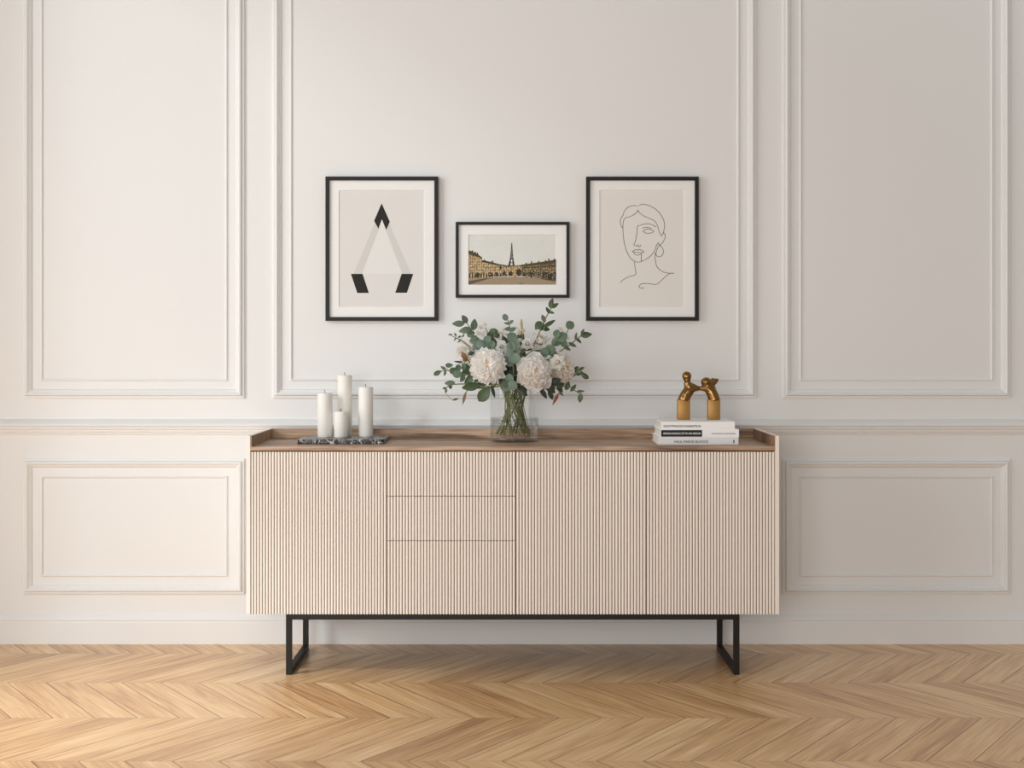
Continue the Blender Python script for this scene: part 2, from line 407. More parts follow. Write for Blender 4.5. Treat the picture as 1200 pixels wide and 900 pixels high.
# ------------------------------------------------------------------ sideboard
FY, BY = -0.495, -0.075                      # front / back planes
ZB, ZT, ZDECK = 0.2055, 0.811, 0.7746
SB = thing('sideboard', 'long beige fluted sideboard with walnut tray top and black sled legs', 'sideboard', (0, (FY + BY) / 2, 0))
XL, XR = -0.9035, 0.9035
ti = 0.0135
for nm, x0, x1 in (('side_panel', XL, XL + ti), ('side_panel', XR - ti, XR)):
    b = MB(); b.box(x0, x1, FY - 0.002, BY, ZB, ZT); b.build(nm, 'beige', SB, bevel=0.0012)
b = MB(); b.box(XL + ti, XR - ti, FY + 0.022, BY, ZB, 0.7575); b.build('carcass', 'gap', SB)
b = MB(); b.box(XL + ti, XR - ti, FY - 0.001, BY, 0.7605, ZDECK); b.build('deck', 'walnut', SB, bevel=0.001)
for x0, x1 in ((XL + ti + 0.0005, XL + ti + 0.0045), (XR - ti - 0.0045, XR - ti - 0.0005)):
    b = MB(); b.box(x0, x1, FY - 0.0005, BY - 0.022, ZDECK, ZT - 0.0005); b.build('tray_side', 'walnut_side', SB)
b = MB(); b.box(XL + ti + 0.0005, XR - ti - 0.0005, BY - 0.02, BY - 0.0005, ZDECK, ZT); b.build('tray_back', 'walnut', SB)

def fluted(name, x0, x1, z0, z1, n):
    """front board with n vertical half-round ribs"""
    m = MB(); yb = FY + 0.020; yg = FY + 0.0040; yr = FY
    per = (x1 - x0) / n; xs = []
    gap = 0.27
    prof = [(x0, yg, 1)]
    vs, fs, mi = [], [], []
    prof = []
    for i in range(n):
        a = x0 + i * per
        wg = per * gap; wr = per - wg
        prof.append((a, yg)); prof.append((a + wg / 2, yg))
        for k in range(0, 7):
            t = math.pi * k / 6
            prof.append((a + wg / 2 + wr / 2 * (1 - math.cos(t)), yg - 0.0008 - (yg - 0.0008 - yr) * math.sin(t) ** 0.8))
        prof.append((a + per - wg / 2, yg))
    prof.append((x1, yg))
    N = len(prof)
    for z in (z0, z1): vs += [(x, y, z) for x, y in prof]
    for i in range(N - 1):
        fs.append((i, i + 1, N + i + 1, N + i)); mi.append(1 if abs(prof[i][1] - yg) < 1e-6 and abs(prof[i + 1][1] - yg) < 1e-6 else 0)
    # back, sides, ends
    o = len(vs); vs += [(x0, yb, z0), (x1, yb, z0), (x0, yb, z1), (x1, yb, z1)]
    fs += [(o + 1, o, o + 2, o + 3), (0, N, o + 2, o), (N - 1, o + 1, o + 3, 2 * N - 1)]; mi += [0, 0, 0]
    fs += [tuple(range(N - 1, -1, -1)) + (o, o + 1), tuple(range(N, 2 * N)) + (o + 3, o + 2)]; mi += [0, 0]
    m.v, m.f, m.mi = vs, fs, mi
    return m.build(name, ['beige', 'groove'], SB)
g = 0.0011
xs = [XL + ti + 0.001, -0.4275, 0.0101, 0.4530, XR - ti - 0.001]
zt, zb = 0.7565, ZB
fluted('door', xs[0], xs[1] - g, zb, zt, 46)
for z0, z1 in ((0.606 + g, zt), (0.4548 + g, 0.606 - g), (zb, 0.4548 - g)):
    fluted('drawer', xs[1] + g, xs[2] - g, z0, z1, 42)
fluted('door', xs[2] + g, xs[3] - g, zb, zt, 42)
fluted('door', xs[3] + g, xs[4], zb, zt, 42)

# black metal sled base: rail frame and two loops
t = 0.019
lx = [(-0.770, -0.751), (0.7498, 0.769)]
b = MB()
b.box(-0.770, 0.769, FY + 0.001, FY + 0.001 + t, 0.187, ZB); b.box(-0.770, 0.769, -0.118, -0.099, 0.187, ZB)
for x0, x1 in lx: b.box(x0, x1, FY + 0.001 + t, -0.118, 0.187, ZB)
b.build('base_rail', 'black_metal', SB, bevel=0.001)
for x0, x1 in lx:
    b = MB()
    b.box(x0, x1, FY + 0.001, FY + 0.001 + t, t, 0.187); b.box(x0, x1, -0.118, -0.099, t, 0.187)
    b.box(x0, x1, FY + 0.001, -0.099, 0, t)
    b.build('leg', 'black_metal', SB)

# ------------------------------------------------------------------ framed pictures
def px_rect(D, x0, x1, y0, y1):
    a = P(x0, y1, D); c = P(x1, y0, D); return a.x, c.x, a.z, c.z
YF = -0.024; DF = YF - CAMY           # front plane of frames
YM = -0.014; DM = YM - CAMY           # mat plane
def pic(label, ox0, ox1, oy0, oy1, bar, wx0, wx1, wy0, wy1, paper):
    x0, x1, z0, z1 = px_rect(DF, ox0, ox1, oy0, oy1)
    w = bar / (FPX / DF)
    T = thing('picture_frame', label, 'picture', ((x0 + x1) / 2, -0.001, z0))
    b = MB(); b.sweep_rect([(0, 0.001), (0, -YF - 0.0008), (0.0008, -YF), (w - 0.0008, -YF), (w, -YF - 0.0008), (w, 0.008)], x0, x1, z0, z1)
    b.build('frame', 'frame', T)
    b = MB(); b.box(x0 + w * 0.6, x1 - w * 0.6, -0.009, -0.001, z0 + w * 0.6, z1 - w * 0.6); b.build('backing', 'mat', T)
    wx_0, wx_1, wz0, wz1 = px_rect(DM, wx0, wx1, wy0, wy1)
    b = MB(); mx0, mx1, mz0, mz1 = x0 + w * 0.9, x1 - w * 0.9, z0 + w * 0.9, z1 - w * 0.9
    ya, yb2 = YM, YM + 0.003
    o = [(mx0, ya, mz0), (mx1, ya, mz0), (mx1, ya, mz1), (mx0, ya, mz1)]
    i_ = [(wx_0, ya, wz0), (wx_1, ya, wz0), (wx_1, ya, wz1), (wx_0, ya, wz1)]
    k_ = [(wx_0 + .001, yb2, wz0 + .001), (wx_1 - .001, yb2, wz0 + .001), (wx_1 - .001, yb2, wz1 - .001), (wx_0 + .001, yb2, wz1 - .001)]
    fs = [(k, (k + 1) % 4, 4 + (k + 1) % 4, 4 + k) for k in range(4)] + [(4 + k, 4 + (k + 1) % 4, 8 + (k + 1) % 4, 8 + k) for k in range(4)]
    b.add(o + i_ + k_, fs); b.build('mat', 'mat', T)
    art = MB()
    art.add([(wx_0 - .002, YM + 0.0032, wz0 - .002), (wx_1 + .002, YM + 0.0032, wz0 - .002), (wx_1 + .002, YM + 0.0032, wz1 + .002), (wx_0 - .002, YM + 0.0032, wz1 + .002)], [(0, 1, 2, 3)], 0)
    return T, art
DA = YM + 0.003 - CAMY
def apt(px, py, lift=0.0003):
    v = P(px, py, DA); v.y = YM + 0.0032 - lift; return v

# left: geometric triangle
T, art = pic('tall black-framed abstract print of a triangle with black corners, left of the three pictures', 381.3, 513.3, 206.8, 375.9, 4.4, 397, 497.4, 222.9, 359.7, 'paper')
A = lambda zx, zy: (360 + zx / 3.75, 190 + zy / 3.75)
def apoly(pts, mi, lift=0.0003): art.poly([apt(*A(*p), lift) for p in pts], mi)
apoly([(294, 262), (330, 205), (430, 491), (470, 491), (360, 262), (330, 205)][:0] or [(328, 230), (418, 491), (242, 491)], 3, 0.0002)
apoly([(297, 268), (316, 292), (240, 491), (204, 491)], 2, 0.0004)
apoly([(359, 268), (345, 298), (418, 491), (456, 491)], 2, 0.0004)
apoly([(327, 181), (363, 262), (347, 298), (328, 251)], 1, 0.0006)
apoly([(327, 181), (328, 251), (313, 293), (294, 258)], 1, 0.0006)
apoly([(192, 491), (243, 491), (271, 575), (220, 575)], 1, 0.0006)
apoly([(415, 491), (466, 491), (438, 574), (387, 574)], 1, 0.0006)
art.build('artwork', ['paper', 'ink', 'paper_mid', 'paper_light'], T)

# right: line-drawn face
T, art = pic('tall black-framed line drawing of a face with an earring, right of the three pictures', 687, 818.9, 206.9, 375.8, 4.4, 702.4, 802.2, 222.9, 360, 'paper_b')
B2 = lambda p: (670 + p[0] / 4.5, 190 + p[1] / 4.5)
LINES = [
    [(348, 232), (320, 229), (292, 242), (274, 266), (272, 278)],
    [(272, 278), (258, 300), (257, 325), (268, 347)],
    [(350, 252), (338, 270), (310, 286), (285, 293), (274, 306), (270, 330), (272, 390), (283, 450), (305, 500), (330, 522), (352, 527), (372, 522), (410, 500), (435, 470), (447, 440), (456, 425)],
    [(356, 228), (375, 222), (410, 230), (445, 250), (475, 285), (488, 320), (488, 350), (480, 378)],
    [(348, 254), (370, 278), (410, 297), (436, 310), (452, 335), (462, 370), (474, 390)],
    [(474, 390), (484, 374), (493, 385), (490, 405), (478, 425), (464, 438), (456, 425)],
    [(361, 334), (385, 326), (415, 327), (445, 342)],
    [(372, 349), (395, 343), (420, 350)],
    [(376, 364), (395, 353), (415, 355), (432, 365), (415, 374), (392, 374), (376, 364)],
    [(357, 335), (347, 340), (343, 380), (336, 415), (328, 438), (338, 442)],
    [(340, 442), (350, 436), (352, 446), (362, 442), (362, 436)],
    [(319, 472), (335, 462), (348, 464), (358, 460), (381, 474), (350, 477), (319, 472)],
    [(326, 474), (335, 488), (352, 490), (370, 482)],
    [(367, 486), (367, 522)],
    [(462, 438), (474, 448), (484, 468), (478, 490), (462, 499), (448, 494), (444, 480), (452, 455), (462, 438)],
    [(331, 527), (334, 560), (337, 592), (300, 605), (275, 618), (256, 634)],
    [(440, 478), (441, 520), (452, 555), (480, 578), (510, 585), (540, 586)],
    [(538, 586), (515, 588), (485, 612), (447, 644), (410, 641), (372, 641), (356, 652), (360, 663), (383, 664)],
]
for L in LINES:
    pts = catmull([apt(*B2(p), 0.0004) for p in L], 5); hw = 0.00095
    for a, c in zip(pts[:-1], pts[1:]):
        d = (c - a)
        if d.length < 1e-7: continue
        nrm = Vector((-d.z, 0, d.x)).normalized() * hw; ex = d.normalized() * hw * 0.4
        art.poly([a - nrm - ex, c - nrm + ex, c + nrm + ex, a + nrm - ex], 1)
art.build('artwork', ['paper_b', 'line'], T)

# middle: city square photograph
T, art = pic('small wide black-framed photo of a tower behind a city square, middle of the three pictures', 533.9, 667.2, 259.9, 348.8, 3.4, 548.8, 652.1, 275, 333.8, 'mat')
C2 = lambda p: (545 + p[0] / 10.91, 270 + p[1] / 10.91)
def cpoly(pts, mi, lift): art.poly([apt(*C2(p), lift) for p in pts], mi)
cpoly([(30, 600), (380, 588), (800, 588), (1180, 610), (1180, 705), (30, 705)], 1, 0.0002)
cpoly([(30, 650), (250, 612), (400, 600), (300, 618), (30, 705)], 2, 0.0003)
cpoly([(1180, 660), (980, 625), (880, 600), (1180, 610)], 2, 0.0003)
# tower with open legs
for tri in ([(592, 160), (602, 160), (606, 230), (588, 230)], [(588, 230), (606, 230), (612, 300), (580, 300)], [(580, 300), (612, 300), (616, 352), (574, 352)],
            [(575, 352), (617, 352), (619, 368), (571, 368)], [(572, 368), (588, 368), (578, 450), (551, 450)], [(603, 368), (619, 368), (634, 450), (608, 450)],
            [(563, 408), (625, 408), (626, 417), (561, 417)]):
    cpoly(tri, 4, 0.00035)
for k in range(7):
    y = 240 + k * 17; cpoly([(592 - k * 1.6, y), (602 + k * 1.2, y + 5), (602 + k * 1.2, y + 9), (592 - k * 1.6, y + 4)], 0, 0.00045)
# facades
cpoly([(30, 262), (80, 266), (215, 345), (215, 600), (30, 640)], 3, 0.0005)
cpoly([(30, 255), (75, 262), (160, 305), (218, 345), (218, 360), (30, 300)], 5, 0.0006)
cpoly([(215, 385), (440, 438), (560, 455), (560, 590), (215, 610)], 3, 0.0005)
cpoly([(215, 378), (330, 402), (440, 432), (560, 450), (560, 466), (440, 452), (215, 405)], 5, 0.0006)
cpoly([(555, 452), (730, 446), (730, 590), (555, 590)], 3, 0.0005)
cpoly([(555, 446), (640, 450), (735, 440), (735, 455), (555, 462)], 5, 0.0006)
cpoly([(725, 445), (960, 412), (1180, 372), (1180, 640), (900, 598), (725, 590)], 6, 0.0005)
cpoly([(725, 438), (850, 420), (1050, 392), (1180, 368), (1180, 420), (960, 440), (725, 462)], 5, 0.0006)
cpoly([(725, 478), (960, 462), (1180, 440), (1180, 452), (960, 474), (725, 486)], 4, 0.0007)
rr = random.Random(3)
for (x, y) in ((95, 268), (130, 285), (158, 296), (250, 388), (350, 398), (780, 425), (850, 405), (940, 402), (1030, 392), (1070, 372), (1140, 372)):
    cpoly([(x - 7, y - 12), (x + 7, y - 12), (x + 9, y + 16), (x - 9, y + 16)], 5, 0.0006)
# arcade shadows and trees
for x in range(50, 560, 36):
    h = 60 - x * 0.05; yb = 612 - x * 0.04
    cpoly([(x, yb), (x + 18, yb), (x + 18, yb - h), (x + 9, yb - h - 10), (x, yb - h)], 4, 0.0007)
def blob(cx, cy, rx, ry, mi, lift):
    cpoly([(cx + rx * math.cos(a) * rr.uniform(.75, 1.1), cy + ry * math.sin(a) * rr.uniform(.75, 1.1)) for a in [k * math.pi / 7 for k in range(14)]], mi, lift)
for (x, y, rx, ry) in ((690, 535, 36, 52), (585, 555, 24, 34), (840, 560, 46, 50), (760, 560, 22, 30), (320, 562, 28, 32), (160, 570, 26, 40), (500, 552, 22, 36), (950, 545, 26, 44),
                       (1020, 570, 40, 46), (1090, 590, 44, 50), (1150, 580, 30, 60), (400, 560, 18, 30), (455, 480, 14, 30)):
    blob(x, y, rx, ry, 7, 0.0008)
for k in range(90):
    x = rr.uniform(740, 1165); y = rr.uniform(470, 610); cpoly([(x, y), (x + 10, y), (x + 10, y + 9), (x, y + 9)], rr.choice([4, 8, 3, 8]), 0.0009)
for k in range(60):
    x = rr.uniform(45, 560); y = rr.uniform(440, 590); cpoly([(x, y), (x + 8, y), (x + 8, y + 10), (x, y + 10)], rr.choice([4, 8, 8]), 0.0009)
cpoly([(360, 588), (620, 584), (620, 596), (360, 600)], 8, 0.0009); cpoly([(660, 586), (820, 588), (820, 598), (660, 598)], 8, 0.0009)
cpoly([(700, 665), (740, 690), (728, 692), (694, 668)], 4, 0.0009)
ob = art.build('photograph', ['print_sky', 'print_ground', 'print_shade', 'print_stone', 'print_dark', 'print_roof', 'print_stone_dark', 'print_tree', 'print_pale'], T)

# ------------------------------------------------------------------ marble slab and candles
b = MB()
S0, S1 = ZDECK, ZDECK + 0.0165
out = [(-0.742, -0.382), (-0.456, -0.382), (-0.447, -0.374), (-0.4475, -0.155), (-0.456, -0.146), (-0.740, -0.146), (-0.749, -0.155), (-0.7495, -0.373)]
n = len(out); b.add([(x, y, S0) for x, y in out] + [(x, y, S1) for x, y in out],
                    [(i, (i + 1) % n, n + (i + 1) % n, n + i) for i in range(n)] + [tuple(range(n - 1, -1, -1)), tuple(range(n, 2 * n))])
tag(b.build('marble_tray', 'marble', bevel=0.002, origin=(-0.598, -0.264, S0)), 'black marble slab with white veins lying under the candles', 'tray')

def candle(label, x, y, r, top):
    T = thing('pillar_candle', label, 'candle', (x, y, S1), 'ivory pillar candles on the marble slab')
    b = MB(); h = top - S1
    b.lathe((x, y), [(r - 0.001, S1), (r, S1 + 0.0015), (r, top - 0.003), (r - 0.0012, top - 0.0006), (r - 0.003, top), (r * 0.6, top - 0.0012), (0.004, top - 0.0022)], 48)
    b.build('wax_body', 'wax', T, smooth=True, origin=(x, y, S1), sharp=0.9)
    b = MB(); b.tube(catmull([(x, y, top - 0.003), (x + 0.0004, y, top + 0.004), (x - 0.001, y, top + 0.0085), (x - 0.0015, y, top + 0.0105)], 3), 0.0010, 8)
    b.build('wick', 'wick', T, smooth=True, origin=(x, y, top))
candle('medium-tall ivory pillar candle, leftmost on the black marble slab', -0.6715, -0.245, 0.0267, 0.9475)
candle('shortest ivory pillar candle, standing front of the tallest one on the slab', -0.6125, -0.258, 0.0247, 0.8825)
candle('tallest ivory pillar candle, standing at the back of the slab', -0.6075, -0.190, 0.0259, 1.0098)
candle('ivory pillar candle at the right end of the black marble slab', -0.5288, -0.215, 0.0262, 0.9683)

# ------------------------------------------------------------------ books
def text_obj(s, x0, x1, z, h, y, mat, parent, name='title', bold=0.025):
    cu = bpy.data.curves.new('tmp', 'FONT'); cu.body = s; cu.size = 1.0; cu.resolution_u = 3; cu.offset = bold
    o = bpy.data.objects.new('tmp', cu); COL.objects.link(o)
    dg = bpy.context.evaluated_depsgraph_get(); me = bpy.data.meshes.new_from_object(o.evaluated_get(dg))
    bpy.data.objects.remove(o); bpy.data.curves.remove(cu)
    xsv = [v.co.x for v in me.vertices]; ysv = [v.co.y for v in me.vertices]
    sx = (x1 - x0) / (max(xsv) - min(xsv)); sy = h / (max(ysv) - min(ysv))
    m0, m1 = min(xsv), min(ysv)
    ct = Vector(((x0 + x1) / 2, y, z))
    for v in me.vertices:
        v.co = Vector((x0 + (v.co.x - m0) * sx, y, z + (v.co.y - m1) * sy)) - ct
    me.name = name; me.materials.clear(); me.materials.append(M[mat])
    for p in me.polygons: p.material_index = 0
    ob = bpy.data.objects.new(name, me); COL.objects.link(ob); ob.parent = parent
    ob.location = ct - Vector(parent['_w']); ob['_w'] = tuple(ct)
    return ob

def book(label, x0, x1, y0, y1, z0, z1, mat, name='book'):
    T = thing(name, label, 'book', ((x0 + x1) / 2, (y0 + y1) / 2, z0), 'books stacked under the brass sculpture')
    c = 0.0022; og = ((x0 + x1) / 2, (y0 + y1) / 2, z0)
    b = MB()     # C-shaped cover: lower board, spine at the front, upper board
    b.extrude_x([(y1, z0), (y0 + .001, z0), (y0, z0 + .001), (y0, z1 - .001), (y0 + .001, z1), (y1, z1), (y1, z1 - c), (y0 + c, z1 - c), (y0 + c, z0 + c), (y1, z0 + c)], x0, x1)
    b.build('cover', mat, T, origin=og)
    b = MB(); b.box(x0 + 0.004, x1 - 0.004, y0 + c, y1 - 0.004, z0 + c, z1 - c); b.build('page_block', 'pages', T, origin=og)
    return T
yb0, yb1 = -0.411, -0.180
z0 = ZDECK; z1 = z0 + 0.0258; z2 = z1 + 0.0276; z3 = z2 + 0.0262
sx = FPX / (yb0 - CAMY)
X = lambda px: (px - VX) / sx
Z = lambda py: CAMZ + (VY - py) / sx
T1 = book('light grey book at the bottom of the stack, flat on the walnut top', X(771.5), X(865.4), yb0, yb1, z0, z1, 'book_grey')
text_obj('HALIL PARDIS BLOOCK', X(790), X(830.5), Z(519.0), 0.0086, yb0 - 0.0004, 'txt_grey', T1)
text_obj('I', X(859.3), X(860.6), Z(519.2), 0.011, yb0 - 0.0004, 'txt_dark', T1, 'emblem')
T2 = book('white book with a black title band on its spine, middle of the stack', X(774), X(866), yb0 + 0.001, yb1, z1, z2, 'book_white')
b = MB(); b.box(X(774.8), X(822.8), yb0 + 0.0004, yb0 + 0.002, Z(511.8), Z(504.0)); b.build('title_band', 'book_black', T2)['label'] = 'black title band'
text_obj('MINGA NOAS E I ET IN UN MIGUM', X(777.5), X(821), Z(509.1), 0.0066, yb0 + 0.0002, 'txt_white', T2)
text_obj('NI STUDIO AUTHORS', X(834), X(862), Z(509.0), 0.0048, yb0 + 0.0006, 'txt_grey', T2, 'subtitle')
T3 = book('white book with dark lettering on top of the stack, under the brass sculpture', X(774.6), X(861.2), yb0 + 0.001, yb1, z2, z3, 'book_white')
text_obj('GOOTROUCH KARATIUA', X(777.5), X(821.5), Z(500.6), 0.0072, yb0 + 0.0006, 'txt_dark', T3)

# ------------------------------------------------------------------ brass sculpture
ZS = z3
SCX, SCY = 0.66, -0.272
SC = thing('sculpture', 'brass sculpture of two leaning figures forming an arch, on the books', 'sculpture', (SCX, SCY, ZS))
for x0, x1 in ((0.5845, 0.6282), (0.6920, 0.7350)):
    b = MB(); b.box(x0, x1, SCY - 0.016, SCY + 0.016, ZS, ZS + 0.071); b.build('pillar', 'gold_satin', SC, bevel=0.0018, smooth=True, sharp=0.5)
def S(zx, zy, dy=0.0):      # zoom pixel -> sculpture plane
    v = P(780 + zx / 12, 425 + zy / 12, SCY - CAMY - 0.0); v.y += dy; return v
SPX = FPX / (SCY - CAMY) * 12
def blobmesh(name, strokes, balls, mat):
    m = MB()
    for path, rads in strokes:
        pts = [S(*p) for p in path]; rr_ = [r / SPX for r in rads]
        n_ = 5; cp = catmull(pts, n_)
        cr_ = []
        for i in range(len(rr_) - 1): cr_ += [rr_[i] + (rr_[i + 1] - rr_[i]) * k / n_ for k in range(n_)]
        cr_.append(rr_[-1]); m.tube(cp, cr_, 16)
    for (c, rx, ry, rz) in balls:
        cc = S(*c); bm = bmesh.new(); bmesh.ops.create_icosphere(bm, subdivisions=3, radius=1.0)
        m.add([cc + Vector((v.co.x * rx / SPX, v.co.y * ry / SPX, v.co.z * rz / SPX)) for v in bm.verts], [tuple(v.index for v in f.verts) for f in bm.faces]); bm.free()
    og = S(strokes[0][0][0][0], 520)
    ob = m.build(name, mat, SC, smooth=True, origin=og)
    md = ob.modifiers.new('r', 'REMESH'); md.mode = 'VOXEL'; md.voxel_size = 0.0013; md.use_smooth_shade = True
    sm = ob.modifiers.new('s', 'SMOOTH'); sm.iterations = 4; sm.factor = 0.5
    dg = bpy.context.evaluated_depsgraph_get(); me = bpy.data.meshes.new_from_object(ob.evaluated_get(dg))
    ob.modifiers.clear(); ob.data = me; me.name = name
    me.polygons.foreach_set('use_smooth', [True] * len(me.polygons))
    return ob
blobmesh('figure', [([(255, 532), (262, 505), (285, 455), (325, 400), (375, 365), (430, 360), (482, 366)], [84, 84, 80, 76, 62, 44, 28]),
                    ([(300, 270), (318, 320), (345, 365)], [46, 60, 66]),
                    ([(330, 300), (380, 318), (440, 345)], [34, 30, 24]),
                    ([(195, 500), (240, 440), (290, 370)], [18, 30, 36])],
         [((298, 190), 66, 66, 68), ((302, 240), 52, 55, 40)], 'gold')
blobmesh('figure', [([(683, 532), (680, 505), (662, 455), (632, 400), (585, 365), (535, 358), (482, 366)], [84, 84, 82, 78, 64, 46, 27]),
                    ([(730, 500), (700, 430), (660, 350), (630, 320)], [24, 34, 40, 48]),
                    ([(575, 290), (600, 340)], [56, 58]),
                    ([(640, 255), (690, 262), (732, 236)], [44, 46, 20]), ([(660, 300), (682, 298), (742, 230)], [24, 24, 13])],
         [((572, 272), 76, 70, 66), ((630, 285), 50, 50, 60)], 'gold')

# ------------------------------------------------------------------ glass vase
VXc, VYc = 0.006, -0.235
VS = thing('vase', 'clear glass cylinder vase half filled with water, holding the bouquet', 'vase', (VXc, VYc, ZDECK))
c = (VXc, VYc); rO, rI, top = 0.0862, 0.0832, 0.981
b = MB(); zb_ = ZDECK
b.lathe(c, [(rO - 0.004, zb_), (rO, zb_ + 0.003), (rO + 0.0004, zb_ + 0.012), (rO - 0.002, zb_ + 0.0165), (rI - 0.006, zb_ + 0.0175), (0.03, zb_ + 0.0165)], 72)
b.build('base', 'glass_base', VS, smooth=True, origin=(VXc, VYc, zb_), sharp=0.9)
b = MB()
b.lathe(c, [(rO - 0.002, zb_ + 0.0168), (rO, zb_ + 0.022), (rO, top - 0.001), (rO - 0.0015, top), (rI, top - 0.001), (rI, top - 0.008)], 72, cap0=False, cap1=False)
b.build('wall', 'glass', VS, smooth=True, origin=(VXc, VYc, zb_), sharp=0.9)
b = MB(); zw = 0.858; rw = rI - 0.0006
b.lathe(c, [(rw - 0.004, zb_ + 0.0188), (rw, zb_ + 0.023), (rw, zw), (rw - 0.0025, zw - 0.0018), (rw - 0.007, zw - 0.0028)], 72, cap0=False)
b.build('water', 'water', VS, smooth=True, origin=(VXc, VYc, zb_), sharp=0.9)
b = MB()
b.lathe(c, [(rO + 0.0002, zw - 0.027), (rO + 0.0012, zw - 0.026), (rO + 0.0014, zw - 0.020), (rO + 0.0002, zw - 0.018), (rO + 0.0002, zw - 0.006), (rO + 0.0012, zw - 0.004), (rO + 0.0008, zw), (rO + 0.0002, zw + 0.001)], 72, cap0=False, cap1=False)
b.build('band', 'glass_base', VS, smooth=True, origin=(VXc, VYc, zb_), sharp=0.9)['label'] = 'thick glass band around the middle'

# ------------------------------------------------------------------ bouquet
stem_i = [0]
def stem_path(p_top, extra=()):
    """from the bloom or sprig down through the mouth, crossing at the waist, to the vase floor"""
    stem_i[0] += 1; k = stem_i[0]
    dx, dy = p_top.x - VXc, p_top.y - VYc
    th = k * 2.39996 + R.uniform(-0.2, 0.2)
    r1 = R.uniform(0.040, 0.058)
    mouth = Vector((VXc + r1 * math.cos(th), VYc + r1 * math.sin(th), 0.985))
    up = Vector((VXc + r1 * 1.25 * math.cos(th), VYc + r1 * 1.25 * math.sin(th), 1.012))
    th2 = th + math.radians(R.uniform(105, 140)); r2 = R.uniform(0.048, 0.066)
    bot = Vector((VXc + r2 * math.cos(th2), VYc + r2 * math.sin(th2), zb_ + R.uniform(0.021, 0.03)))
    mid = (mouth + bot) / 2; 
    return list(extra) + [p_top, up, mouth, mid, bot]

def leaf_mesh(m, ctr, length, width, ang, D_tilt, roll, mi=0, shape='ovate', fold=0.12, bend=0.15):
    d = Vector((math.cos(ang) * math.cos(D_tilt), math.sin(D_tilt), math.sin(ang) * math.cos(D_tilt)))
    nrm = Vector((0, -1, 0)); nrm = (nrm - d * nrm.dot(d)).normalized()
    sd = d.cross(nrm).normalized()
    nrm = (nrm * math.cos(roll) + sd * math.sin(roll)).normalized(); sd = d.cross(nrm)
    N = 9; vs = []; fs = []
    for i in range(N + 1):
        t = i / N
        if shape == 'round': w = math.sin(math.pi * min(max(t, 0.0), 1.0)) ** 0.55
        elif shape == 'lance': w = math.sin(math.pi * t ** 0.8) ** 1.1
        else: w = math.sin(math.pi * t ** 0.82) ** 0.8
        w = max(w, 0.04) * width / 2
        base = Vector(ctr) + d * (t - 0.5) * length - nrm * bend * length * (2 * t - 1) ** 2 * 0.5
        for j, u in enumerate((-1, -0.5, 0, 0.5, 1)):
            vs.append(base + sd * u * w + nrm * abs(u) * w * fold * 1.5 )
    for i in range(N):
        for j in range(4):
            a = i * 5 + j; fs.append((a, a + 1, a + 6, a + 5))
    m.add(vs, fs, mi)
    return Vector(ctr) - d * length / 2, Vector(ctr) + d * length / 2

def sprig(label, stem_px, D, leaves, mat, shape='ovate', name='eucalyptus_sprig', cat='greenery', part='leaves', stem_mat='stem', mats=None, group='eucalyptus sprigs in the bouquet', to_vase=True, rad=0.0021):
    """stem_px: pixel polyline from tip towards the vase; leaves: (x, y, length, width, angle[, mat index])"""
    pts = [P(x, y, D + (dd if len(q) > 2 else 0)) for q in stem_px for (x, y, dd) in [(q[0], q[1], q[2] if len(q) > 2 else 0)]]
    full = pts[:-1] + stem_path(pts[-1]) if to_vase else pts
    cv = catmull(full, 6)
    root = thing(name, label, cat, cv[-1], group)
    m = MB(); m.tube(cv, [rad * (0.55 + 0.45 * min(1, i / 10)) for i in range(len(cv))], 6)
    lm = MB(); pitch = FPX / D
    for q in leaves:
        x, y, l, w, a = q[:5]; mi = q[5] if len(q) > 5 else 0
        l0 = max(l, w) / pitch
        l_ = l / pitch; w_ = w / pitch
        ctr = P(x, y, D + R.uniform(-0.012, 0.012))
        ang = math.radians(a); ctr2 = ctr
        near = min(cv, key=lambda p: (p - ctr).length)
        # point the leaf base at the stem
        d2 = Vector((math.cos(ang), 0, math.sin(ang)))
        if (near - ctr).dot(d2) > 0: ang += math.pi
        sh = shape if l >= w * 1.35 else 'round'
        p0, p1 = leaf_mesh(lm, ctr, l_ * 1.03, w_ * 1.08, ang, R.uniform(-0.2, 0.2), R.uniform(-0.35, 0.35), mi, sh, fold=R.uniform(0.05, 0.18), bend=R.uniform(0.05, 0.2))
        if 0.002 < (near - p0).length < 0.06:
            mdp = (near + p0) / 2 + Vector((0, 0, -0.002)); m.tube([near, mdp, p0], 0.0008, 5)
    m.build('stem', stem_mat, root, smooth=True, origin=cv[-1])
    lm.build(part, mats or [mat], root, smooth=True, origin=cv[-1])
    return root

